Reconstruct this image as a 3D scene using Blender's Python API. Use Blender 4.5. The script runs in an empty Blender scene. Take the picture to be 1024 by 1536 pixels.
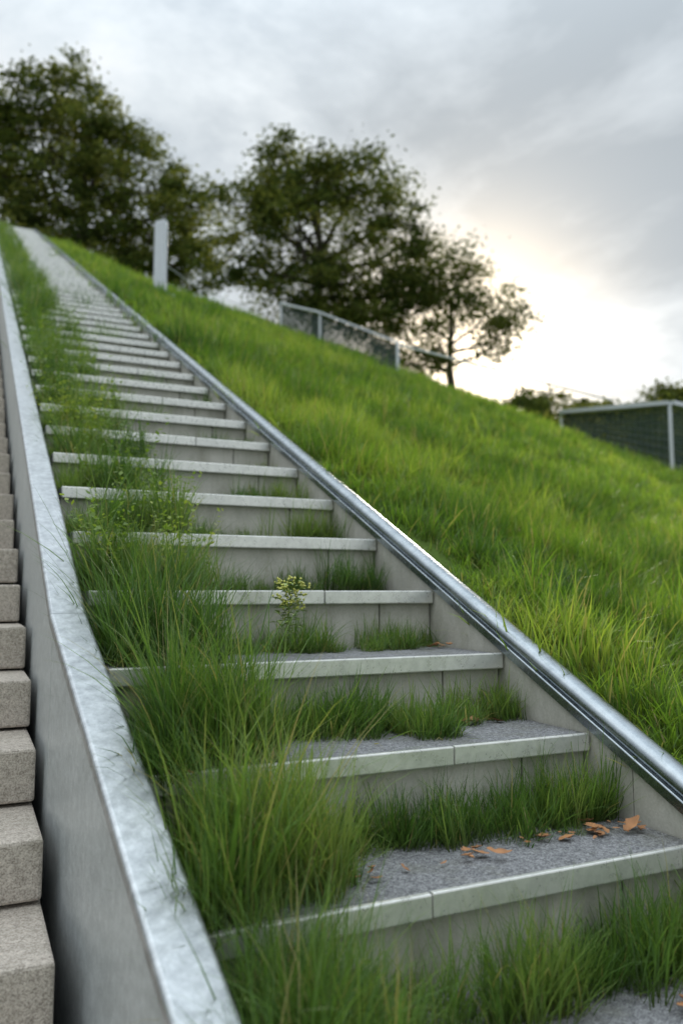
import bpy, math, random
import numpy as np
from mathutils import Vector, noise
rng=np.random.default_rng(7); random.seed(7)
R=1.25
scene=bpy.context.scene
scene.view_settings.view_transform='Standard'
scene.view_settings.look='None'
scene.view_settings.exposure=0
# ------------------------------------------------ helpers
def link(o,parent=None):
    scene.collection.objects.link(o)
    if parent: o.parent=parent
    return o
def empty(name):
    e=bpy.data.objects.new(name,None); e.empty_display_size=.2
    return link(e)
class B:
    def __init__(s): s.v=[]; s.f=[]
    def box(s,x0,x1,y0,y1,z0,z1):
        n=len(s.v)
        s.v+= [(x0,y0,z0),(x1,y0,z0),(x1,y1,z0),(x0,y1,z0),(x0,y0,z1),(x1,y0,z1),(x1,y1,z1),(x0,y1,z1)]
        s.f+= [(n,n+3,n+2,n+1),(n+4,n+5,n+6,n+7),(n,n+1,n+5,n+4),(n+1,n+2,n+6,n+5),(n+2,n+3,n+7,n+6),(n+3,n,n+4,n+7)]
    def sweep(s,prof,path):
        n=len(s.v); m=len(prof)
        for p in path:
            for a,b in prof: s.v.append((p[0]+a,p[1],p[2]+b))
        for i in range(len(path)-1):
            for j in range(m):
                a=n+i*m+j; b=n+i*m+(j+1)%m
                s.f.append((a,b,b+m,a+m))
        s.f.append(tuple(n+j for j in range(m))[::-1]); s.f.append(tuple(n+(len(path)-1)*m+j for j in range(m)))
    def tube(s,pts,rad,k=7):
        n=len(s.v); pts=[Vector(p) for p in pts]
        for i,p in enumerate(pts):
            d=(pts[min(i+1,len(pts)-1)]-pts[max(i-1,0)]).normalized()
            a=d.cross(Vector((0,0,1)) if abs(d.z)<.9 else Vector((1,0,0))).normalized(); b=d.cross(a)
            for j in range(k):
                t=2*math.pi*j/k
                s.v.append(tuple(p+(a*math.cos(t)+b*math.sin(t))*rad[i]))
        for i in range(len(pts)-1):
            for j in range(k):
                a=n+i*k+j; b=n+i*k+(j+1)%k
                s.f.append((a,b,b+k,a+k))
        s.f.append(tuple(n+j for j in range(k))[::-1]); s.f.append(tuple(n+(len(pts)-1)*k+j for j in range(k)))
    def obj(s,name,mat,parent=None,bevel=0,smooth=False):
        me=bpy.data.meshes.new(name); me.from_pydata(s.v,[],s.f); me.update()
        me.materials.append(mat)
        if smooth: me.polygons.foreach_set('use_smooth',[True]*len(me.polygons))
        o=bpy.data.objects.new(name,me); link(o,parent)
        if bevel:
            m=o.modifiers.new('bevel','BEVEL'); m.width=bevel; m.segments=2; m.limit_method='ANGLE'
        return o
def newmat(name):
    m=bpy.data.materials.new(name); m.use_nodes=True
    nt=m.node_tree; nt.nodes.clear()
    out=nt.nodes.new('ShaderNodeOutputMaterial')
    return m,nt,out
def ramp(nt,fac,stops):
    r=nt.nodes.new('ShaderNodeValToRGB')
    el=r.color_ramp.elements
    while len(el)<len(stops): el.new(.5)
    for e,(p,c) in zip(el,stops):
        e.position=p; e.color=(*c,1)
    nt.links.new(fac,r.inputs[0]); return r.outputs[0]
def noi(nt,scale,detail=4,rough=.55,vec=None,dist=0):
    n=nt.nodes.new('ShaderNodeTexNoise'); n.inputs['Scale'].default_value=scale
    n.inputs['Detail'].default_value=detail; n.inputs['Roughness'].default_value=rough
    n.inputs['Distortion'].default_value=dist
    if vec is None:
        g=nt.nodes.new('ShaderNodeNewGeometry'); vec=g.outputs['Position']
    nt.links.new(vec,n.inputs['Vector']); return n.outputs['Fac']
def mixc(nt,f,a,b,mode='MIX'):
    m=nt.nodes.new('ShaderNodeMix'); m.data_type='RGBA'; m.blend_type=mode
    if isinstance(f,(int,float)): m.inputs[0].default_value=f
    else: nt.links.new(f,m.inputs[0])
    for s,i in ((a,6),(b,7)):
        if isinstance(s,tuple): m.inputs[i].default_value=(*s,1)
        else: nt.links.new(s,m.inputs[i])
    return m.outputs[2]
def math_(nt,op,a,b=None):
    m=nt.nodes.new('ShaderNodeMath'); m.operation=op
    for i,s in enumerate((a,b)):
        if s is None: continue
        if isinstance(s,(int,float)): m.inputs[i].default_value=s
        else: nt.links.new(s,m.inputs[i])
    return m.outputs[0]
def bumpn(nt,h,strength,dist):
    b=nt.nodes.new('ShaderNodeBump'); b.inputs['Strength'].default_value=strength; b.inputs['Distance'].default_value=dist
    nt.links.new(h,b.inputs['Height']); return b.outputs[0]
def prin(nt,out,col,rough=.6,metal=0,normal=None,spec=.5):
    p=nt.nodes.new('ShaderNodeBsdfPrincipled')
    if isinstance(col,tuple): p.inputs['Base Color'].default_value=(*col,1)
    else: nt.links.new(col,p.inputs['Base Color'])
    if isinstance(rough,(int,float)): p.inputs['Roughness'].default_value=rough
    else: nt.links.new(rough,p.inputs['Roughness'])
    p.inputs['Metallic'].default_value=metal
    p.inputs['Specular IOR Level'].default_value=spec
    if normal: nt.links.new(normal,p.inputs['Normal'])
    if out: nt.links.new(p.outputs[0],out.inputs[0])
    return p
# ------------------------------------------------ materials
def mat_metal(name,c0,c1,metal,r0,r1,scale=6,spang=.35,grain=.12):
    m,nt,out=newmat(name)
    big=noi(nt,scale,4,.6); fine=noi(nt,260,1,.6); sp=noi(nt,45,2,.7)
    c=ramp(nt,big,[(.3,c0),(.7,c1)])
    c=mixc(nt,spang,c,ramp(nt,sp,[(.35,tuple(x*.72 for x in c0)),(.68,tuple(min(1,x*1.25) for x in c1))]))
    c=mixc(nt,grain,c,ramp(nt,fine,[(.35,(.2,.2,.2)),(.7,(.8,.8,.8))]))
    rr=nt.nodes.new('ShaderNodeMapRange'); rr.inputs[3].default_value=r0; rr.inputs[4].default_value=r1
    nt.links.new(sp,rr.inputs[0])
    prin(nt,out,c,rr.outputs[0],metal,bumpn(nt,fine,.12,.001))
    return m
M_wall=mat_metal('galvanised_steel',(.44,.475,.475),(.58,.61,.61),.4,.34,.5,4,.3,.12)
M_cap=mat_metal('cap_steel',(.34,.36,.375),(.50,.52,.53),.8,.26,.46,9,.45,.08)
M_rail=mat_metal('rail_steel',(.22,.25,.27),(.33,.36,.38),.95,.2,.34,9,.25,.04)
M_nose=mat_metal('nosing_aluminium',(.60,.60,.56),(.78,.77,.72),.55,.22,.36,11,.25,.05)
def mat_stone(name,c0,c1,dark,light,grain=420,bs=.5,moss=0):
    m,nt,out=newmat(name)
    big=noi(nt,5,5,.65); g=noi(nt,grain,1,.7); g2=noi(nt,grain*.35,2,.7)
    c=ramp(nt,big,[(.3,c0),(.7,c1)])
    c=mixc(nt,.6,c,ramp(nt,g,[(.36,dark),(.5,c1),(.66,light)]))
    c=mixc(nt,.3,c,ramp(nt,g2,[(.35,dark),(.65,light)]))
    if moss:
        mo=noi(nt,9,5,.7)
        f=ramp(nt,mo,[(.48,(0,0,0)),(.72,(moss,)*3)])
        c=mixc(nt,f,c,(.10,.10,.055))
    prin(nt,out,c,.85,0,bumpn(nt,g,bs,.003),.3)
    return m
M_tread=mat_stone('granite_tread',(.10,.102,.106),(.16,.16,.166),(.03,.03,.035),(.45,.45,.45),330,.8,.5)
M_block=mat_stone('stone_block',(.38,.325,.27),(.50,.435,.37),(.18,.155,.13),(.70,.63,.55),260,.6,.25)
def mat_concrete():
    m,nt,out=newmat('concrete')
    g=nt.nodes.new('ShaderNodeNewGeometry')
    mp=nt.nodes.new('ShaderNodeMapping'); mp.inputs['Scale'].default_value=(9,9,2)
    nt.links.new(g.outputs['Position'],mp.inputs[0])
    streak=noi(nt,1.6,5,.65,mp.outputs[0]); big=noi(nt,7,5,.6); fine=noi(nt,180,2,.6)
    c=ramp(nt,big,[(.3,(.38,.365,.31)),(.7,(.54,.515,.445))])
    c=mixc(nt,ramp(nt,streak,[(.45,(0,0,0)),(.75,(.65,.65,.65))]),c,(.23,.22,.15))
    c=mixc(nt,.12,c,ramp(nt,fine,[(.3,(.1,.1,.1)),(.7,(.7,.7,.7))]))
    prin(nt,out,c,.75,0,bumpn(nt,fine,.3,.002),.35)
    return m
M_conc=mat_concrete()
def mat_plain(name,c,rough=.8,metal=0):
    m,nt,out=newmat(name)
    n=noi(nt,30,2); cc=ramp(nt,n,[(.3,tuple(x*.7 for x in c)),(.7,tuple(x*1.25 for x in c))])
    prin(nt,out,cc,rough,metal); return m
M_dark=mat_plain('dark_core',(.02,.02,.018),.95)
M_bark=mat_plain('bark',(.06,.048,.035),.9)
M_post=mat_metal('painted_post',(.55,.57,.59),(.62,.64,.66),.5,.25,.35,3,.05,.02)
def attr(nt,name,typ='GEOMETRY'):
    a=nt.nodes.new('ShaderNodeAttribute'); a.attribute_name=name; a.attribute_type=typ; return a.outputs['Fac']
def mat_leafy(name,stops,trans,tcol,blade=True,spec=.35,straw=.93):
    m,nt,out=newmat(name)
    if blade:
        rf=attr(nt,'rnd'); sf=attr(nt,'s'); ti=attr(nt,'tint')
        mixv=math_(nt,'ADD',math_(nt,'MULTIPLY',ti,.68),math_(nt,'MULTIPLY',rf,.32))
    else: mixv=attr(nt,'tint')
    c=ramp(nt,mixv,stops)
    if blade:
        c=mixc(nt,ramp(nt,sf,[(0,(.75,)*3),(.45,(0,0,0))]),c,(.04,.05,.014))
        c=mixc(nt,ramp(nt,rf,[(straw,(0,0,0)),(straw+.02,(.85,)*3)]),c,(.33,.28,.12))
    p=nt.nodes.new('ShaderNodeBsdfDiffuse'); nt.links.new(c,p.inputs[0])
    if blade:
        p=prin(nt,None,c,.42,0,None,spec)
    t=nt.nodes.new('ShaderNodeBsdfTranslucent')
    tc=mixc(nt,1.0,c,tcol,'MULTIPLY'); nt.links.new(tc,t.inputs[0])
    mx=nt.nodes.new('ShaderNodeMixShader'); mx.inputs[0].default_value=trans
    nt.links.new(p.outputs[0],mx.inputs[1]); nt.links.new(t.outputs[0],mx.inputs[2]); nt.links.new(mx.outputs[0],out.inputs[0])
    return m
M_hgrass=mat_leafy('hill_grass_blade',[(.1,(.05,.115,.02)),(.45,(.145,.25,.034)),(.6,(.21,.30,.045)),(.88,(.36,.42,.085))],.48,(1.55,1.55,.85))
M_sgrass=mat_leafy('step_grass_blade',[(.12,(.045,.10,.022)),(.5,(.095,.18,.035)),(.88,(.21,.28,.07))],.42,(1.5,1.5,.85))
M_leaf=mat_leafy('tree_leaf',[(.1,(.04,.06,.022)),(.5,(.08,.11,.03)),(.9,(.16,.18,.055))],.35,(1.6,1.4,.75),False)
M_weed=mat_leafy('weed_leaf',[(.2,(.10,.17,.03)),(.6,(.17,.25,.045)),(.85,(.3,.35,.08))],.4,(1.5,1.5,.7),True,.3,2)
M_flower=mat_plain('flower_bud',(.45,.45,.08),.6)
M_dead=mat_plain('dead_leaf',(.36,.17,.07),.75)
def mat_ground():
    m,nt,out=newmat('ground_soil')
    a=noi(nt,.6,4,.6); b=noi(nt,25,4,.7)
    c=ramp(nt,a,[(.3,(.06,.11,.018)),(.7,(.11,.17,.03))])
    c=mixc(nt,ramp(nt,b,[(.4,(0,0,0)),(.65,(.6,.6,.6))]),c,(.04,.045,.015))
    prin(nt,out,c,.95,0,None,.1)
    return m
M_ground=mat_ground()
# ------------------------------------------------ profile functions (units of R)
SL=.477
def nose(y): return SL*y-.7775
def sstep(t):
    t=min(1,max(0,t)); return t*t*(3-2*t)
def line(y):
    if y<-5: return nose(-5)
    if y<18: return nose(y)
    return nose(18)+ .15*(1-math.exp(-(y-18)))
def hill(x,y):
    if x>1.0:
        u=max(0,x-1.06)
        w=sstep(u/1.5)
        z=line(y)-.0-.2*u-.005*min(14,max(0,y-8))**2*w
        far=max(0,min(1,(u-25)/60))
        z=z if u<25 else z*(1-far)+(-6)*far
        z+=w*.06*noise.noise(Vector((x*.8,y*.8,3)))+w*.045*noise.noise(Vector((x*2.2,y*2.2,8)))
        return z
    else:
        u=-1.62-x
        return line(y)-.25-.05*u
# ------------------------------------------------ terrain sheet
xs=[-160,-80,-40,-20,-12,-8,-5,-3.5,-2.5,-2,-1.66,-1.62,-1.615,-1.0,0,1.030,1.036]
x=1.1
while x<14: xs.append(x); x+=.16+.02*(x-1)
while x<260: xs.append(x); x*=1.18
ys=[-160,-80,-40,-20,-10,-6,-5,-4,-3,-2,-1]
y=-.6
while y<24: ys.append(y); y+=.2
while y<300: ys.append(y); y*=1.12
V=[];F=[]
for yy in ys:
    for xx in xs:
        if -1.617<xx<1.033: z=min(line(yy),nose(17.6))-1.1
        else: z=hill(xx,yy)
        V.append((xx*R,yy*R,z*R))
nx=len(xs)
for j in range(len(ys)-1):
    for i in range(nx-1):
        a=j*nx+i; F.append((a,a+1,a+1+nx,a+nx))
b=B(); b.v=V; b.f=F
b.obj('ground',M_ground,None,0,True)
# ------------------------------------------------ stairway
st=[(.889,-.375),(1.114,-.249),(1.361,-.128),(1.63,0.0)]
for i in range(58): st.append((1.918+.285*i,.137+.136*i))
pre=[(.66,-.5)]
for k in range(1,10): pre.append((.66-.27*k,-.5-.13*k))
steps=pre[::-1]+st
I1=len(pre)
XL=.215; XR=1.0
stair=empty('stairway')
bt=B();bn=B();br=B();bj=B()
for i in range(len(steps)):
    y0,z0=steps[i]; y0*=R; z0*=R
    y1=(steps[i+1][0] if i+1<len(steps) else steps[i][0]+8)*R
    nh=.038; nd=.014; ov=.022
    bt.box(XL*R,XR*R,y0+nd,y1+.03,z0-.034,z0-.002)
    joints=[.54] if (i-I1)%5==0 else [(.33,.72)[i%2]]
    xsn=[XL]+joints+[XR]
    for a,c in zip(xsn[:-1],xsn[1:]):
        jz=random.uniform(-.0012,.0012); jy=random.uniform(-.0012,.0012)
        bn.box(a*R+.0012,c*R-.0012,y0+jy,y0+nd-.001,z0-nh,z0+jz)
    zb=(steps[i-1][1]*R if i>0 else z0-.2)-.02
    for a,c in ((XL,.865),(.865,XR)):
        br.box(a*R+.002,c*R-.002,y0+ov,y0+ov+.02,zb,z0-.035)
    bj.box(XL*R,XR*R,y0+ov+.024,y0+ov+.05,zb-.05,z0-.036)
bn.obj('nosings',M_nose,stair,.003)
bt.obj('treads',M_tread,stair)
br.obj('risers',M_conc,stair,.002)
bj.obj('substructure',M_dark,stair)
# ------------------------------------------------ walls
def wpath_left(y):
    if y<1.523:
        k=(1.523-y)/.772; return (.2+.05*k,y,-.041-.358*k)
    z=-.041+SL*(y-1.523)
    return (.2,y,z)
def rnd(x0,x1,z0,z1,r=.004,n=4):
    pts=[(x0,z0),(x1,z0)]
    for k in range(n+1):
        t=math.pi/2*k/n; pts.append((x1-r+r*math.cos(t),z1-r+r*math.sin(t)))
    for k in range(n+1):
        t=math.pi/2+math.pi/2*k/n; pts.append((x0+r+r*math.cos(t),z1-r+r*math.sin(t)))
    return pts
lw=empty('steel_side_wall')
def path(y0,y1,step,fn):
    out=[]; y=y0
    while y<y1-1e-6: out.append(y); y+=step
    out.append(y1)
    return [tuple(c*R for c in fn(t)) for t in out]
ye=[-2.5,-.4,1.523,3.9,6.3,8.7,11.1,13.5,15.9,18.2]
bw=B();bc=B();bd=B()
for a,c in zip(ye[:-1],ye[1:]):
    pth=path(a+.0012,c-.0012,.4,wpath_left)
    bw.sweep([(-.073,-1.25),(-.010,-1.25),(-.010,-.0245),(-.073,-.0245)],pth)
    bc.sweep(rnd(-.080,0,-.024,0,.008),path(a+.0005,c-.0005,.4,wpath_left))
bd.sweep([(-.068,-1.2),(-.015,-1.2),(-.015,-.03),(-.068,-.03)],path(-2.4,18.1,.4,wpath_left))
bw.obj('panels',M_wall,lw)
o=bc.obj('cap',M_cap,lw,0,False)
bd.obj('core',M_dark,lw)
rw=empty('concrete_side_wall')
def wpath_right(y): return (1.0,y,.4765*y-.745)
b1=B();b2=B();b3=B()
ye2=[-2.5,-.6,1.02,3.0,5.0,7.0,9,11,13,15,18.05]
for a,c in zip(ye2[:-1],ye2[1:]):
    b1.sweep([(.003,-1.2),(.060,-1.2),(.060,-.036),(.003,-.036)],path(a+.0012,c-.0012,.5,wpath_right))
b2.sweep(rnd(-.006,.078,-.036,-.012,.004),path(-2.5,18.1,.5,wpath_right))
prof=[(.030+.030*math.cos(t),.002+.025*math.sin(t)) for t in np.linspace(0,2*math.pi,22)[:-1]]
b3.sweep(prof,path(-2.5,18.1,.5,wpath_right))
b1.obj('wall',M_conc,rw)
b2.obj('flange',M_rail,rw)
b3.obj('handrail',M_rail,rw,0,True)
b=B(); b.box(-1.6*R,1.0*R,18.1*R,34*R,(nose(18)-.3)*R,(nose(18)+.02)*R)
b.obj('path',M_tread)
# ------------------------------------------------ stone steps on the left
ss=empty('stone_steps')
bb=B();bk=B()
for k in range(-16,80):
    yk=1.158+.21*k; zk=-.485+.1*k
    cut=[-1.6,-.9+.25*(k%2),.128]
    for a,c in zip(cut[:-1],cut[1:]):
        j=random.uniform(-.004,.004)
        bb.box(a*R+.002,c*R-.002+j,yk*R+j,(yk+.30)*R,(zk-.094)*R,zk*R+j*.4)
    bk.box(-1.6*R,.12*R,(yk+.03)*R,(yk+.34)*R,(zk-.25)*R,(zk-.0945)*R)
bb.obj('blocks',M_block,ss,.007)
bk.obj('bedding',M_dark,ss)
b=B(); b.sweep([(-.12,-1.5),(0,-1.5),(0,.10),(-.12,.10)],[(-1.6*R,-2.5*R,-2.2*R),(-1.6*R,18.2*R,7.68*R)])
w=empty('boundary_wall'); b.obj('wall',M_conc,w)
# ------------------------------------------------ grass prototypes
def blades(n,lmin,lmax,wd,spread,lean=.5,bend=1.3,seg=4,seed=0,lpow=1.0):
    g=np.random.default_rng(seed)
    v=[];f=[];s=[];r=[]
    for _ in range(n):
        a=g.uniform(0,2*math.pi); rr=spread*math.sqrt(g.uniform())
        bx,by=rr*math.cos(a),rr*math.sin(a)
        az=g.uniform(0,2*math.pi) if g.uniform()<.5 else a+g.normal(0,.6)
        L=lmin+(lmax-lmin)*g.uniform()**lpow
        w=wd*g.uniform(.6,1.25)
        th=abs(g.normal(0,lean)); bd=g.uniform(.1,bend)*(.4+.6*g.uniform())
        tw=g.normal(0,.5)
        p=np.array([bx,by,0.]); n0=len(v); rv=g.uniform()
        for k in range(seg+1):
            t=k/seg
            ww=w*(1-t**1.8)*(.7+.3*math.sin(min(1,t*2)*math.pi/2))
            d2=np.array([-math.sin(az+tw*t),math.cos(az+tw*t),0])
            if k<seg:
                v.append(tuple(p-d2*ww/2)); v.append(tuple(p+d2*ww/2)); s+=[t,t]; r+=[rv,rv]
            else: v.append(tuple(p)); s.append(1.); r.append(rv)
            ang=th+bd*(t**1.3)
            ang=min(ang,2.3)
            p=p+np.array([math.cos(az)*math.sin(ang),math.sin(az)*math.sin(ang),math.cos(ang)])*L/seg
        for k in range(seg):
            q=n0+2*k
            if k<seg-1: f.append((q,q+1,q+3,q+2))
            else: f.append((q,q+1,q+2))
    return v,f,s,r
def protos(cname,mat,nv,**kw):
    c=bpy.data.collections.new(cname)
    for i in range(nv):
        v,f,s,r=blades(seed=i*17+len(cname),**kw)
        me=bpy.data.meshes.new(cname+'_tuft'); me.from_pydata(v,[],f); me.materials.append(mat)
        at=me.attributes.new('s','FLOAT','POINT'); at.data.foreach_set('value',s)
        at=me.attributes.new('rnd','FLOAT','POINT'); at.data.foreach_set('value',r)
        me.polygons.foreach_set('use_smooth',[True]*len(me.polygons))
        o=bpy.data.objects.new(cname+'_tuft',me); c.objects.link(o)
    return c
C_hill=protos('hill',M_hgrass,6,n=50,lmin=.05,lmax=.18,wd=.0052,spread=.10,lean=.38,bend=1.7,seg=3,lpow=1.3)
C_htuft=protos('htuft',M_hgrass,6,n=50,lmin=.10,lmax=.30,wd=.0055,spread=.07,lean=.36,bend=1.7,seg=4)
C_far=protos('hillfar',M_hgrass,5,n=45,lmin=.06,lmax=.17,wd=.013,spread=.22,lean=.35,bend=1.3,seg=2)
C_short=protos('short',M_sgrass,7,n=30,lmin=.03,lmax=.12,wd=.0032,spread=.038,lean=.5,bend=1.7,seg=3)
C_med=protos('med',M_sgrass,7,n=26,lmin=.10,lmax=.24,wd=.0038,spread=.035,lean=.34,bend=1.7,seg=4)
C_tall=protos('tall',M_sgrass,9,n=26,lmin=.14,lmax=.46,wd=.0038,spread=.035,lean=.24,bend=2.3,seg=6)
def weedproto():
    c=bpy.data.collections.new('weed')
    for i in range(5):
        g=np.random.default_rng(90+i); v=[];f=[];s=[];r=[]
        for st_ in range(5):
            a=g.uniform(0,6.28); L=g.uniform(.10,.26); th=g.uniform(.05,.5); nl=int(L/.012)
            for k in range(nl):
                t=(k+1)/nl; p=np.array([math.cos(a)*math.sin(th)*L*t,math.sin(a)*math.sin(th)*L*t,math.cos(th)*L*t])
                az=k*2.4+g.uniform(0,.5); l=.022*(1.2-t*.6)*g.uniform(.7,1.3); up=g.uniform(-.2,.7)
                d=np.array([math.cos(az)*math.cos(up),math.sin(az)*math.cos(up),math.sin(up)]); q=np.array([-math.sin(az),math.cos(az),0])
                n0=len(v)
                v+=[tuple(p),tuple(p+d*l*.5+q*l*.3),tuple(p+d*l),tuple(p+d*l*.5-q*l*.3)]; f.append((n0,n0+1,n0+2,n0+3)); s+=[.6]*4; r+=[g.uniform(0,.9)]*4
            n0=len(v); e=np.array([math.cos(a)*math.sin(th)*L,math.sin(a)*math.sin(th)*L,math.cos(th)*L])
            v+=[(-.0012,0,0),(.0012,0,0),tuple(e)]; f.append((n0,n0+1,n0+2)); s+=[.6]*3; r+=[.2]*3
        me=bpy.data.meshes.new('weed_sprig'); me.from_pydata(v,[],f); me.materials.append(M_weed)
        at=me.attributes.new('s','FLOAT','POINT'); at.data.foreach_set('value',s)
        at=me.attributes.new('rnd','FLOAT','POINT'); at.data.foreach_set('value',r)
        c.objects.link(bpy.data.objects.new('weed_sprig',me))
    return c
C_weed=weedproto()
def scatter(name,coll,pts,scl,tilt=.12,tsc=1.0,tadd=0):
    n=len(pts); pts=np.array(pts,dtype=float)
    me=bpy.data.meshes.new(name); me.from_pydata([tuple(p) for p in pts],[],[])
    rot=np.stack([rng.normal(0,tilt,n),rng.normal(0,tilt,n),rng.uniform(0,6.283,n)],1).astype(np.float32)
    sc=np.array(scl,dtype=np.float32)
    if sc.ndim==1: sc=np.stack([sc,sc,sc],1)
    tint=tadd+np.array([.5+.6*noise.noise(Vector((p[0]*tsc,p[1]*tsc,2)))+.5*noise.noise(Vector((p[0]*tsc*4,p[1]*tsc*4,7))) for p in pts])+rng.normal(0,.12,n)
    a=me.attributes.new('tint','FLOAT','POINT'); a.data.foreach_set('value',np.clip(tint,0,1).astype(np.float32))
    a=me.attributes.new('rot','FLOAT_VECTOR','POINT'); a.data.foreach_set('vector',rot.ravel())
    a=me.attributes.new('scl','FLOAT_VECTOR','POINT'); a.data.foreach_set('vector',np.ascontiguousarray(sc).ravel())
    a=me.attributes.new('idx','INT','POINT'); a.data.foreach_set('value',rng.integers(0,len(coll.objects),n).astype(np.int32))
    o=bpy.data.objects.new(name,me); link(o)
    ng=bpy.data.node_groups.new(name+'_gn','GeometryNodeTree')
    ng.interface.new_socket('Geometry',in_out='INPUT',socket_type='NodeSocketGeometry')
    ng.interface.new_socket('Geometry',in_out='OUTPUT',socket_type='NodeSocketGeometry')
    gi=ng.nodes.new('NodeGroupInput'); go=ng.nodes.new('NodeGroupOutput')
    ip=ng.nodes.new('GeometryNodeInstanceOnPoints'); ci=ng.nodes.new('GeometryNodeCollectionInfo')
    ci.inputs['Collection'].default_value=coll; ci.inputs['Separate Children'].default_value=True; ci.inputs['Reset Children'].default_value=True
    def na(nm,t):
        q=ng.nodes.new('GeometryNodeInputNamedAttribute'); q.data_type=t; q.inputs['Name'].default_value=nm
        return [s for s in q.outputs if s.enabled and s.name=='Attribute'][0]
    er=ng.nodes.new('FunctionNodeEulerToRotation')
    ng.links.new(na('rot','FLOAT_VECTOR'),er.inputs[0])
    ng.links.new(er.outputs[0],ip.inputs['Rotation'])
    ng.links.new(na('scl','FLOAT_VECTOR'),ip.inputs['Scale'])
    ng.links.new(na('idx','INT'),ip.inputs['Instance Index'])
    ip.inputs['Pick Instance'].default_value=True
    ng.links.new(gi.outputs[0],ip.inputs['Points']); ng.links.new(ci.outputs[0],ip.inputs['Instance'])
    ri=ng.nodes.new('GeometryNodeRealizeInstances')
    ng.links.new(ip.outputs[0],ri.inputs[0])
    ng.links.new(ri.outputs[0],go.inputs[0])
    m=o.modifiers.new('scatter','NODES'); m.node_group=ng
    return o
def hillpts(n,x0,x1,y0,y1,dmin,dmax):
    P=[];S=[]
    for _ in range(n):
        x=rng.uniform(x0,x1); y=rng.uniform(y0,y1); d=math.hypot(x,y)*R
        if d<dmin or d>dmax: continue
        if x<1.08: continue
        nz=noise.noise(Vector((x*1.6,y*1.6,0))); n2=noise.noise(Vector((x*4.0,y*4.0,5)))
        h=.70+.4*nz+1.3*max(-.2,n2)
        if x<1.16: h*=.75
        h=max(.4,h)*rng.uniform(.75,1.25)
        P.append((x*R,y*R,hill(x,y)*R-.01)); S.append((.8+.35*h,.8+.35*h,h))
    return P,S
P1,S1=hillpts(9500,1.08,6,-.2,6,0,6.2)
scatter('hillside_grass',C_hill,P1,S1,.15,.6)
P2,S2=hillpts(14000,1.08,17,1,15,6.0,21)
scatter('hillside_grass',C_far,P2,S2,.12,.6)
P3=[];S3=[]
for _ in range(190):
    y=rng.uniform(.4,9); x=1.12+rng.uniform(0,1)**1.6*(1+y*.55)
    q=rng.uniform(.6,1.2)
    for _ in range(int(rng.integers(3,9))):
        a=x+rng.normal(0,.045); c=y+rng.normal(0,.045)
        if a<1.10: continue
        P3.append((a*R,c*R,hill(a,c)*R-.01)); S3.append(q*rng.uniform(.75,1.1))
scatter('grass_tufts',C_htuft,P3,S3,.15,.6,-.28)
# grass on treads
Ps,Ss,Pm,Sm,Pt,St,Pw,Sw=[],[],[],[],[],[],[],[]
for i,(y0,z0) in enumerate(steps[:-1]):
    k=i-I1+1
    if k<0: continue
    y1=steps[i+1][0]; dep=y1-y0
    far=max(0,(k-6))
    n=int(600/(1+far*.25))
    for _ in range(n):
        x=rng.uniform(.235,.985); t=rng.uniform(0,1)
        y=y1-t*dep
        nz=noise.noise(Vector((x*4.5,k*3.7,1))); n2=noise.noise(Vector((x*14,k*5.1,t*2)))
        if k<=1: cov=.44+.35*nz+.35*n2
        elif k==2: cov=.42+.35*nz+.35*n2
        elif k==3: cov=(.32 if x>.62 else .14)+.3*nz+.25*n2
        else: cov=.12+.6*nz+.25*n2
        lft=max(0,1-(x-.23)/.22)
        if k==0: cov=.3+.9*noise.noise(Vector((x*6+3,.3,1)))+.25*n2; lft*=.6
        cov+=lft*1.0
        if t>cov: continue
        if t>.85 and lft<.5: continue
        p=(x*R,y*R+.015 if t<.05 else y*R,z0*R-.006)
        edge=min(1,(cov-t)*3+.35)
        s=edge*rng.uniform(.6,1.2)*(1+min(.8,far*.05))*(1+.5*n2)
        q=rng.uniform()
        if q<.8: Ps.append(p); Ss.append(s)
        elif q<.9 and lft>0 : Pm.append(p); Sm.append(s*.9)
        elif q<.86: Pm.append(p); Sm.append(s*.55)
for i,(y0,z0) in enumerate(steps[:-1]):
    k=i-I1+1
    if k<0: continue
    y1=steps[i+1][0]
    wid=.15 if k in(1,2) else (.12 if k==0 else (.17 if k==3 else (.26 if k<12 else .27)))
    n={0:40,1:75,2:95,3:75}.get(k, int(98/(1+max(0,k-6)*.08)))
    for _ in range(n):
        x=(.275 if k<3 else .245)+wid*rng.uniform()**1.3; y=rng.uniform(y0+.02,y1)
        nz=noise.noise(Vector((x*6,y*3,9)))
        if k>3 and nz<-.2: continue
        p=(x*R,y*R,z0*R-.006)
        if k<=3:
            if rng.uniform()<.6: Pt.append(p); St.append(rng.uniform(.45,1.0)*(.8 if k==0 else 1))
            else: Pm.append(p); Sm.append(rng.uniform(.7,1.2))
        else:
            q=rng.uniform()
            if q<.45: Pm.append(p); Sm.append(rng.uniform(.6,1.2))
            elif q<.58: Pt.append(p); St.append(rng.uniform(.4,.7))
            elif q<.88: Pw.append(p); Sw.append(rng.uniform(.5,1.3))
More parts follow.
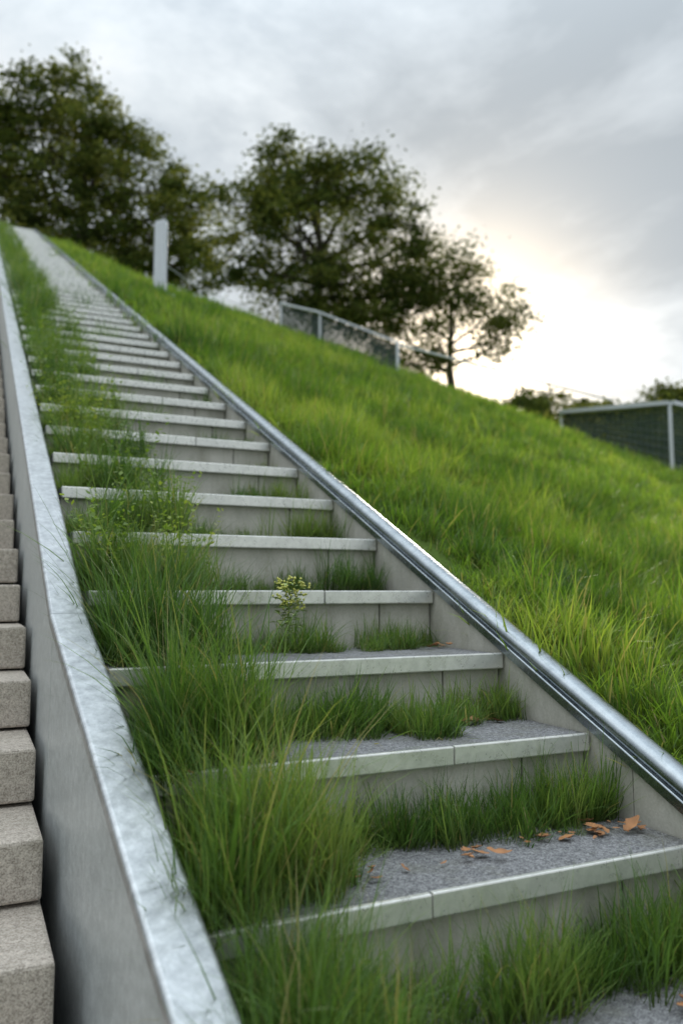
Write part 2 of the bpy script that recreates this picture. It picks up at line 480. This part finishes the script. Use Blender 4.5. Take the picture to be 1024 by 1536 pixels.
for (cx,cy,kk,n,sc,r) in [(.93,.82,0,34,.85,.06),(.80,.84,0,12,.6,.05),(.62,.82,0,36,.8,.06),(.92,1.07,1,30,.8,.05),(.6,1.06,1,26,.7,.12),(.95,1.33,2,14,.55,.04),(.93,1.88,4,22,.75,.05),(.92,2.17,5,22,.8,.06),(.9,2.45,6,16,.7,.08),(.5,1.33,2,18,.55,.08)]:
    z0=steps[I1+kk-1][1]
    for _ in range(n):
        x=min(.975,cx+rng.normal(0,r)); y=min(steps[I1+kk][0],cy+rng.normal(0,.025))
        Pm.append((x*R,y*R,z0*R-.006)); Sm.append(sc*rng.uniform(.6,1.15))
for _ in range(50):
    x=.335+rng.normal(0,.035); y=.80+rng.normal(0,.04)
    Pt.append((max(.275,x)*R,min(.88,y)*R,-.5*R)); St.append(rng.uniform(.4,.8))
scatter('step_grass',C_short,Ps,Ss,.2,2)
scatter('step_grass',C_med,Pm,Sm,.15,2)
scatter('tall_grass',C_tall,Pt,St,.12,2)
scatter('weeds',C_weed,Pw,Sw,.2,2)
# ------------------------------------------------ wild flower plant
wf=empty('wildflower_plant')
b=B(); bl=B(); bf=B()
base=Vector((.575*R,1.50*R,-.13*R)); g=random.Random(4)
top=base+Vector((.02,0,.165))
b.tube([base,base+Vector((.006,0,.08)),top],[.0022,.0018,.0012],6)
def leafq(bl,p,d,l,w):
    d=d.normalized(); q=d.cross(Vector((0,0,1))).normalized()*w
    n=len(bl.v); up=Vector((0,0,l*.12))
    bl.v+=[tuple(p),tuple(p+d*l*.45+q+up),tuple(p+d*l),tuple(p+d*l*.45-q+up)]; bl.f.append((n,n+1,n+2,n+3))
for k in range(16):
    a=k*2.4; h=.3+.7*k/16; s=base.lerp(top,h); e=s+Vector((math.cos(a)*.028,math.sin(a)*.028,.03))
    b.tube([s,e],[.001,.0008],5)
    for j in range(5):
        leafq(bl,s.lerp(e,.3+.15*j),Vector((math.cos(a+j*1.7),math.sin(a+j*1.7),g.uniform(-.2,.5))),.026,.007)
    if h>.5:
        for j in range(12):
            c=e+Vector((g.gauss(0,.008),g.gauss(0,.008),g.gauss(.004,.005)))
            r_=.0038; n=len(bf.v)
            bf.v+=[tuple(c+Vector(o)*r_) for o in ((1,0,0),(-1,0,0),(0,1,0),(0,-1,0),(0,0,1),(0,0,-1))]
            for A,Bq in ((0,2),(2,1),(1,3),(3,0)): bf.f+= [(n+A,n+Bq,n+4),(n+Bq,n+A,n+5)]
M_stem=mat_plain('plant_green',(.18,.26,.05),.6)
b.obj('stems',M_stem,wf); bl.obj('leaves',M_stem,wf); bf.obj('flower_buds',M_flower,wf)
# ------------------------------------------------ fallen leaves
b=B(); g=random.Random(9)
def dead(cx,cy,cz,n,sx,sy,s0=.015):
    for _ in range(n):
        c=Vector((cx*R+g.gauss(0,sx),cy*R+g.gauss(0,sy),cz*R+g.uniform(.003,.012)))
        a=g.uniform(0,6.28); L=g.uniform(.6,1.6)*s0; W=L*g.uniform(.35,.7); tl=g.gauss(0,.2); cu=g.uniform(.1,.8); bendx=g.gauss(0,.3)
        n0=len(b.v); m=7
        for r_ in range(m):
            t=r_/(m-1); w=W*max(0,math.sin(math.pi*min(1,t*.93+.05)))**.7*(1+.3*math.sin(r_*2.4+a))
            xx=(t-.5)*2*L; zc=cu*L*(t-.5)**2*2+tl*xx
            for sgn in (-1,0,1):
                lx=xx;ly=sgn*w+bendx*L*(t-.5)**2*3; lz=zc+abs(sgn)*w*cu*(1.3 if sgn>0 else .6)
                b.v.append((c.x+lx*math.cos(a)-ly*math.sin(a),c.y+lx*math.sin(a)+ly*math.cos(a),c.z+lz))
        for r_ in range(m-1):
            for q in (0,1): k=n0+r_*3+q; b.f.append((k,k+1,k+4,k+3))
dead(.90,1.00,-.375,18,.055,.018,.012); dead(.95,.99,-.375,10,.03,.018,.013); dead(.66,.97,-.375,4,.02,.012,.014); dead(.84,1.28,-.249,12,.07,.014,.012)
dead(.80,.74,-.5,3,.03,.01,.017); dead(.97,1.55,-.128,7,.03,.02,.011); dead(.5,.98,-.375,8,.05,.014,.008); dead(.28,1.12,-.249,7,.03,.02,.012); dead(.75,1.0,-.375,8,.09,.02,.007)
b.obj('fallen_leaves',M_dead,None,0,True)
# ------------------------------------------------ trees
def make_tree(name,bx,by,lobes,seed,trunk_r=.22,dens=1.0,leaf=.17,mult=1.0,fz=.30):
    g=random.Random(seed); r=np.random.default_rng(seed)
    e=empty(name); gz=hill(bx/R,by/R)*R-.1
    e.location=(bx,by,gz); e.rotation_euler=(0,0,math.radians(-25))
    b=B(); H=max(l[2]+l[3] for l in lobes)
    fork=Vector((0,0,H*fz))
    tp=[Vector((0,0,-.3)),Vector((.05,0,H*.12)),fork,Vector((.1,.05,H*.55)),Vector((-.1,0,H*.78))]
    b.tube(tp,[trunk_r*1.3,trunk_r,trunk_r*.8,trunk_r*.45,trunk_r*.12],9)
    LV=[];T=[]
    for (lx,ly,lz,lr) in lobes:
        c=Vector((lx,ly,lz)); s=fork.lerp(tp[3],min(1,max(0,(lz-H*.3)/(H*.6))))
        mid=s.lerp(c,.5)+Vector((g.gauss(0,.15),g.gauss(0,.15),-.12*lr))
        b.tube([s,mid,c],[trunk_r*.42,trunk_r*.28,trunk_r*.13],6)
        n=int(14*lr*lr*dens)+4
        for _ in range(n):
            d=Vector(r.normal(size=3)).normalized()
            rad=lr*(.3+.82*r.uniform()**.55)
            p=c+Vector((d.x,d.y,d.z*.85))*rad
            if r.uniform()<.4: b.tube([c,c.lerp(p,.5)+Vector((0,0,-.05)),p],[trunk_r*.11,trunk_r*.07,.012],4)
            m=int(r.uniform(60,130)*mult); cr=r.uniform(.18,.42)
            LV.append(np.array(p)+r.normal(size=(m,3))*np.array([cr,cr,cr*.5])); T.append(np.full(m,r.uniform(.1,.9)))
    b.obj('trunk_and_limbs',M_bark,e,0,True)
    P=np.concatenate(LV); m=len(P); T=np.clip(np.concatenate(T)+r.normal(0,.15,m),0,1)
    u=r.normal(size=(m,3)); u[:,2]*=.5; u/=np.linalg.norm(u,axis=1)[:,None]
    w=np.cross(u,r.normal(size=(m,3))); w/=np.linalg.norm(w,axis=1)[:,None]
    L=leaf*r.uniform(.6,1.3,m)[:,None]
    v=np.stack([P-u*L*.5,P+w*L*.3,P+u*L*.5,P-w*L*.3],1).reshape(-1,3)
    me=bpy.data.meshes.new('foliage'); me.vertices.add(4*m); me.vertices.foreach_set('co',v.ravel())
    me.loops.add(4*m); me.loops.foreach_set('vertex_index',np.arange(4*m,dtype=np.int32))
    me.polygons.add(m); me.polygons.foreach_set('loop_start',np.arange(0,4*m,4,dtype=np.int32)); me.polygons.foreach_set('loop_total',np.full(m,4,dtype=np.int32))
    a=me.attributes.new('tint','FLOAT','POINT'); a.data.foreach_set('value',np.repeat(T,4).astype(np.float32))
    me.materials.append(M_leaf); me.update(calc_edges=True)
    link(bpy.data.objects.new('foliage',me),e)
    return e
make_tree('broadleaf_tree',3.3,30,[(-1.5,0,7.9,2.9),(1.5,.5,6.7,2.4),(-2.5,0,4.6,2.5),(2.7,0,4.8,1.9),(-1.1,0,10.0,1.9),(-4.5,0,8.3,2.6),(0,0,3.6,2.2),(3.9,.5,6.4,1.2),(-5,0,4.5,2.2),(2.2,0,2.8,1.6),(4.2,0,3.8,1.2),(1.0,0,8.9,1.2)],11,.32,1.0)
make_tree('broadleaf_tree',10.4,24.3,[(-.8,0,6.6,1.6),(1.25,0,6.6,1.35),(-2.2,.3,6.0,1.45),(2.6,0,5.8,1.15),(-.6,-.3,4.6,1.8),(-2.7,0,4.2,1.2),(2.0,0,3.9,1.7),(.6,0,2.6,1.5),(3.3,0,4.8,.8),(-1.2,0,7.9,.7),(3.4,0,3.0,1.0),(0,.5,7.2,1.1),(-1.2,0,2.5,1.1),(1.9,0,2.0,1.1)],12,.24,1.0,.16)
make_tree('broadleaf_tree',14.6,22.6,[(-.7,0,4.6,1.05),(.45,0,4.7,.85),(-1.15,0,3.4,1.15),(.25,0,3.3,1.2),(1.5,0,3.2,1.0),(-1.6,0,2.2,.9),(-.3,0,2.1,.85),(1.5,0,1.9,.6),(-.7,0,1.2,.6),(2.2,0,2.7,.7),(-2.0,0,1.4,.6)],13,.14,1.0,.14,.9,.2)
lob=[]; g=random.Random(3)
for k in range(26):
    s=-4.4+k*.8; lob.append((s,g.uniform(-1.5,1.5),6.65+g.uniform(-.45,.5)+.4*math.sin(k*.6)-(.7 if k<2 else 0),g.uniform(.9,1.3)))
    lob.append((s,g.uniform(-1.5,1.5),5.1,1.35))
e=make_tree('distant_trees',30,34,lob,21,.2,1.1,.24,.7)
lob=[(-1.6+k*.75,random.uniform(-.2,.2),.75+random.uniform(-.1,.15),.62) for k in range(9)]
make_tree('hedge',13.9,13.6,lob,31,.05,1.3,.12,.7,.2)
# ------------------------------------------------ post, fences
p=empty('metal_post')
b=B(); b.box(-.045,.045,-.10,.10,-.4,1.22); ob=b.obj('blade',M_post,p,.01)
b=B(); b.box(-.12,.12,-.2,.2,-.1,.03); b.obj('base_plate',M_wall,p,.005)
b=B(); b.box(-.035,.035,-.09,.09,1.221,1.24); b.obj('top_cap',M_cap,p,.004)
p.location=(2.07*R,9.9*R,hill(2.07,9.9)*R); p.rotation_euler=(0,0,math.radians(40))
m,nt,out=newmat('mesh_panel')
pp=prin(nt,None,(.04,.065,.055),.9,0,None,.1); tr=nt.nodes.new('ShaderNodeBsdfTransparent'); mx=nt.nodes.new('ShaderNodeMixShader'); mx.inputs[0].default_value=.72
nt.links.new(tr.outputs[0],mx.inputs[1]); nt.links.new(pp.outputs[0],mx.inputs[2]); nt.links.new(mx.outputs[0],out.inputs[0])
M_mesh=m
M_wire=mat_plain('wire',(.12,.14,.13),.5,.5)
def fence(pts,rail_r,post_r,panel=True,posts=True,flat=False):
    f=empty('metal_fence'); b=B(); bp=B(); br=B(); bw=B()
    P=[Vector((x*R,y*R,z*R)) for x,y,z in pts]
    if flat:
        for A,C in zip(P[:-1],P[1:]):
            d=(C-A).normalized(); n=Vector((-d.y,d.x,0)).normalized()*rail_r*2; up=Vector((0,0,rail_r*.7)); q=len(br.v)
            for X in (A,C): br.v+=[tuple(X-n-up),tuple(X+n-up),tuple(X+n+up),tuple(X-n+up)]
            br.f+=[(q,q+1,q+5,q+4),(q+1,q+2,q+6,q+5),(q+2,q+3,q+7,q+6),(q+3,q,q+4,q+7),(q,q+3,q+2,q+1),(q+4,q+5,q+6,q+7)]
    else: br.tube(P,[rail_r]*len(P),8)
    if posts:
        for X in P:
            gz=hill(X.x/R,X.y/R)*R
            bp.tube([(X.x,X.y,gz-.2),(X.x,X.y,X.z-.01)],[post_r]*2,8)
    if panel:
        for A,C in zip(P[:-1],P[1:]):
            ga=hill(A.x/R,A.y/R)*R; gc=hill(C.x/R,C.y/R)*R; q=len(bw.v)
            bw.v+=[(A.x,A.y,ga),(C.x,C.y,gc),(C.x,C.y,C.z-.06),(A.x,A.y,A.z-.06)]; bw.f.append((q,q+1,q+2,q+3))
            n=int((C-A).length/.12)
            for k in range(1,n):
                t=k/n; X=A.lerp(C,t); gz=ga+(gc-ga)*t
                b.tube([(X.x,X.y,gz),(X.x,X.y,X.z-.06)],[.004]*2,4)
            for k in range(1,8):
                t=k/8; b.tube([(A.x,A.y,ga+(A.z-.06-ga)*t),(C.x,C.y,gc+(C.z-.06-gc)*t)],[.007]*2,4)
    br.obj('top_rail',M_post,f)
    if posts: bp.obj('posts',M_post,f)
    if panel: bw.obj('panel',M_mesh,f); b.obj('wires',M_wire,f)
fence([(4.8,12.8,5.02),(5.2,12.0,4.66),(5.9,10.6,3.84)],.032,.032,True,True,True)
fence([(5.9,10.6,3.80),(8.6,11.2,3.78),(10.9,11.3,3.58)],.022,.02,False,False)
fence([(9.6,11.2,3.20),(10.2,9.3,3.02),(12.2,9.6,2.97)],.06,.04,True,True,True)
fence([(2.3,11.2,4.75),(3.2,12.2,4.8),(4.8,12.8,4.72)],.009,.014,False,True)
# ------------------------------------------------ world
AZ=math.radians(36); EL=math.radians(21)
sd=Vector((math.sin(AZ)*math.cos(EL),math.cos(AZ)*math.cos(EL),math.sin(EL)))
W=bpy.data.worlds.new('World'); scene.world=W; W.use_nodes=True
nt=W.node_tree; nt.nodes.clear()
out=nt.nodes.new('ShaderNodeOutputWorld')
sky=nt.nodes.new('ShaderNodeTexSky'); sky.sky_type='NISHITA'; sky.sun_disc=False; sky.sun_elevation=EL; sky.sun_rotation=AZ
bg1=nt.nodes.new('ShaderNodeBackground'); bg1.inputs[1].default_value=.08; nt.links.new(sky.outputs[0],bg1.inputs[0])
tc=nt.nodes.new('ShaderNodeTexCoord')
mp=nt.nodes.new('ShaderNodeMapping'); mp.inputs['Scale'].default_value=(1,1,1.9); mp.inputs['Location'].default_value=(.35,.2,.1)
nt.links.new(tc.outputs['Generated'],mp.inputs[0])
n1=noi(nt,1.9,7,.58,mp.outputs[0],.25)
col=ramp(nt,n1,[(.36,(.42,.48,.53)),(.45,(.53,.60,.66)),(.54,(.74,.81,.86)),(.66,(.98,1.01,1.03))])
vm=nt.nodes.new('ShaderNodeVectorMath'); vm.operation='DOT_PRODUCT'; 
nrm=nt.nodes.new('ShaderNodeVectorMath'); nrm.operation='NORMALIZE'; nt.links.new(tc.outputs['Generated'],nrm.inputs[0])
nt.links.new(nrm.outputs[0],vm.inputs[0]); gd=Vector((.547,.822,.28)).normalized(); vm.inputs[1].default_value=gd
dp=math_(nt,'MAXIMUM',vm.outputs['Value'],0)
g1=math_(nt,'POWER',dp,16); g2=math_(nt,'POWER',dp,130)
g1=math_(nt,'MULTIPLY',g1,math_(nt,'MAXIMUM',math_(nt,'ADD',math_(nt,'MULTIPLY',n1,2.4),-.68),.15))
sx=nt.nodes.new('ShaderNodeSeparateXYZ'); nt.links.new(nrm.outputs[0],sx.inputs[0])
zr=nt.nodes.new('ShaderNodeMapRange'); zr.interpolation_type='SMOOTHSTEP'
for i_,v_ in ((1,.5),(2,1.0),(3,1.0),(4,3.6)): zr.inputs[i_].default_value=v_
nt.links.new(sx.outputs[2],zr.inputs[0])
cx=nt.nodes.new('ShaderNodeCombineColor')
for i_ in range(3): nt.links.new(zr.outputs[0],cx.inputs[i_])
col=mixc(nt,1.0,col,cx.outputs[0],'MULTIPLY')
col=mixc(nt,1.0,col,mixc(nt,g1,(0,0,0),(.92,.86,.76)),'ADD')
col=mixc(nt,1.0,col,mixc(nt,g2,(0,0,0),(2.3,1.75,1.05)),'ADD')
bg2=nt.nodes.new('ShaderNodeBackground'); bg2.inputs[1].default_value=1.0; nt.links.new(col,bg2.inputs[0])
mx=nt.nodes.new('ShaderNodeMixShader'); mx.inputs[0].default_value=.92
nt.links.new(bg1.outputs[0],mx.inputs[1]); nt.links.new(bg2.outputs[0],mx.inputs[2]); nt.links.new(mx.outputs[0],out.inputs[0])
L=bpy.data.lights.new('sun','SUN'); L.energy=4.2; L.angle=math.radians(10); L.color=(1,.91,.77)
so=bpy.data.objects.new('sun',L); link(so); so.rotation_euler=sd.to_track_quat('Z','Y').to_euler()
# ------------------------------------------------ camera
cam=bpy.data.cameras.new('camera'); co=bpy.data.objects.new('camera',cam); link(co)
cam.sensor_fit='VERTICAL'; cam.sensor_height=36; cam.lens=28.1
yaw=math.radians(25); pit=math.radians(5.6)
f=Vector((math.sin(yaw)*math.cos(pit),math.cos(yaw)*math.cos(pit),math.sin(pit)))
co.location=(0,0,0); co.rotation_euler=f.to_track_quat('-Z','Y').to_euler()
cam.clip_start=.02; cam.clip_end=2000
cam.dof.use_dof=True; cam.dof.focus_distance=1.75; cam.dof.aperture_fstop=2.6
scene.camera=co
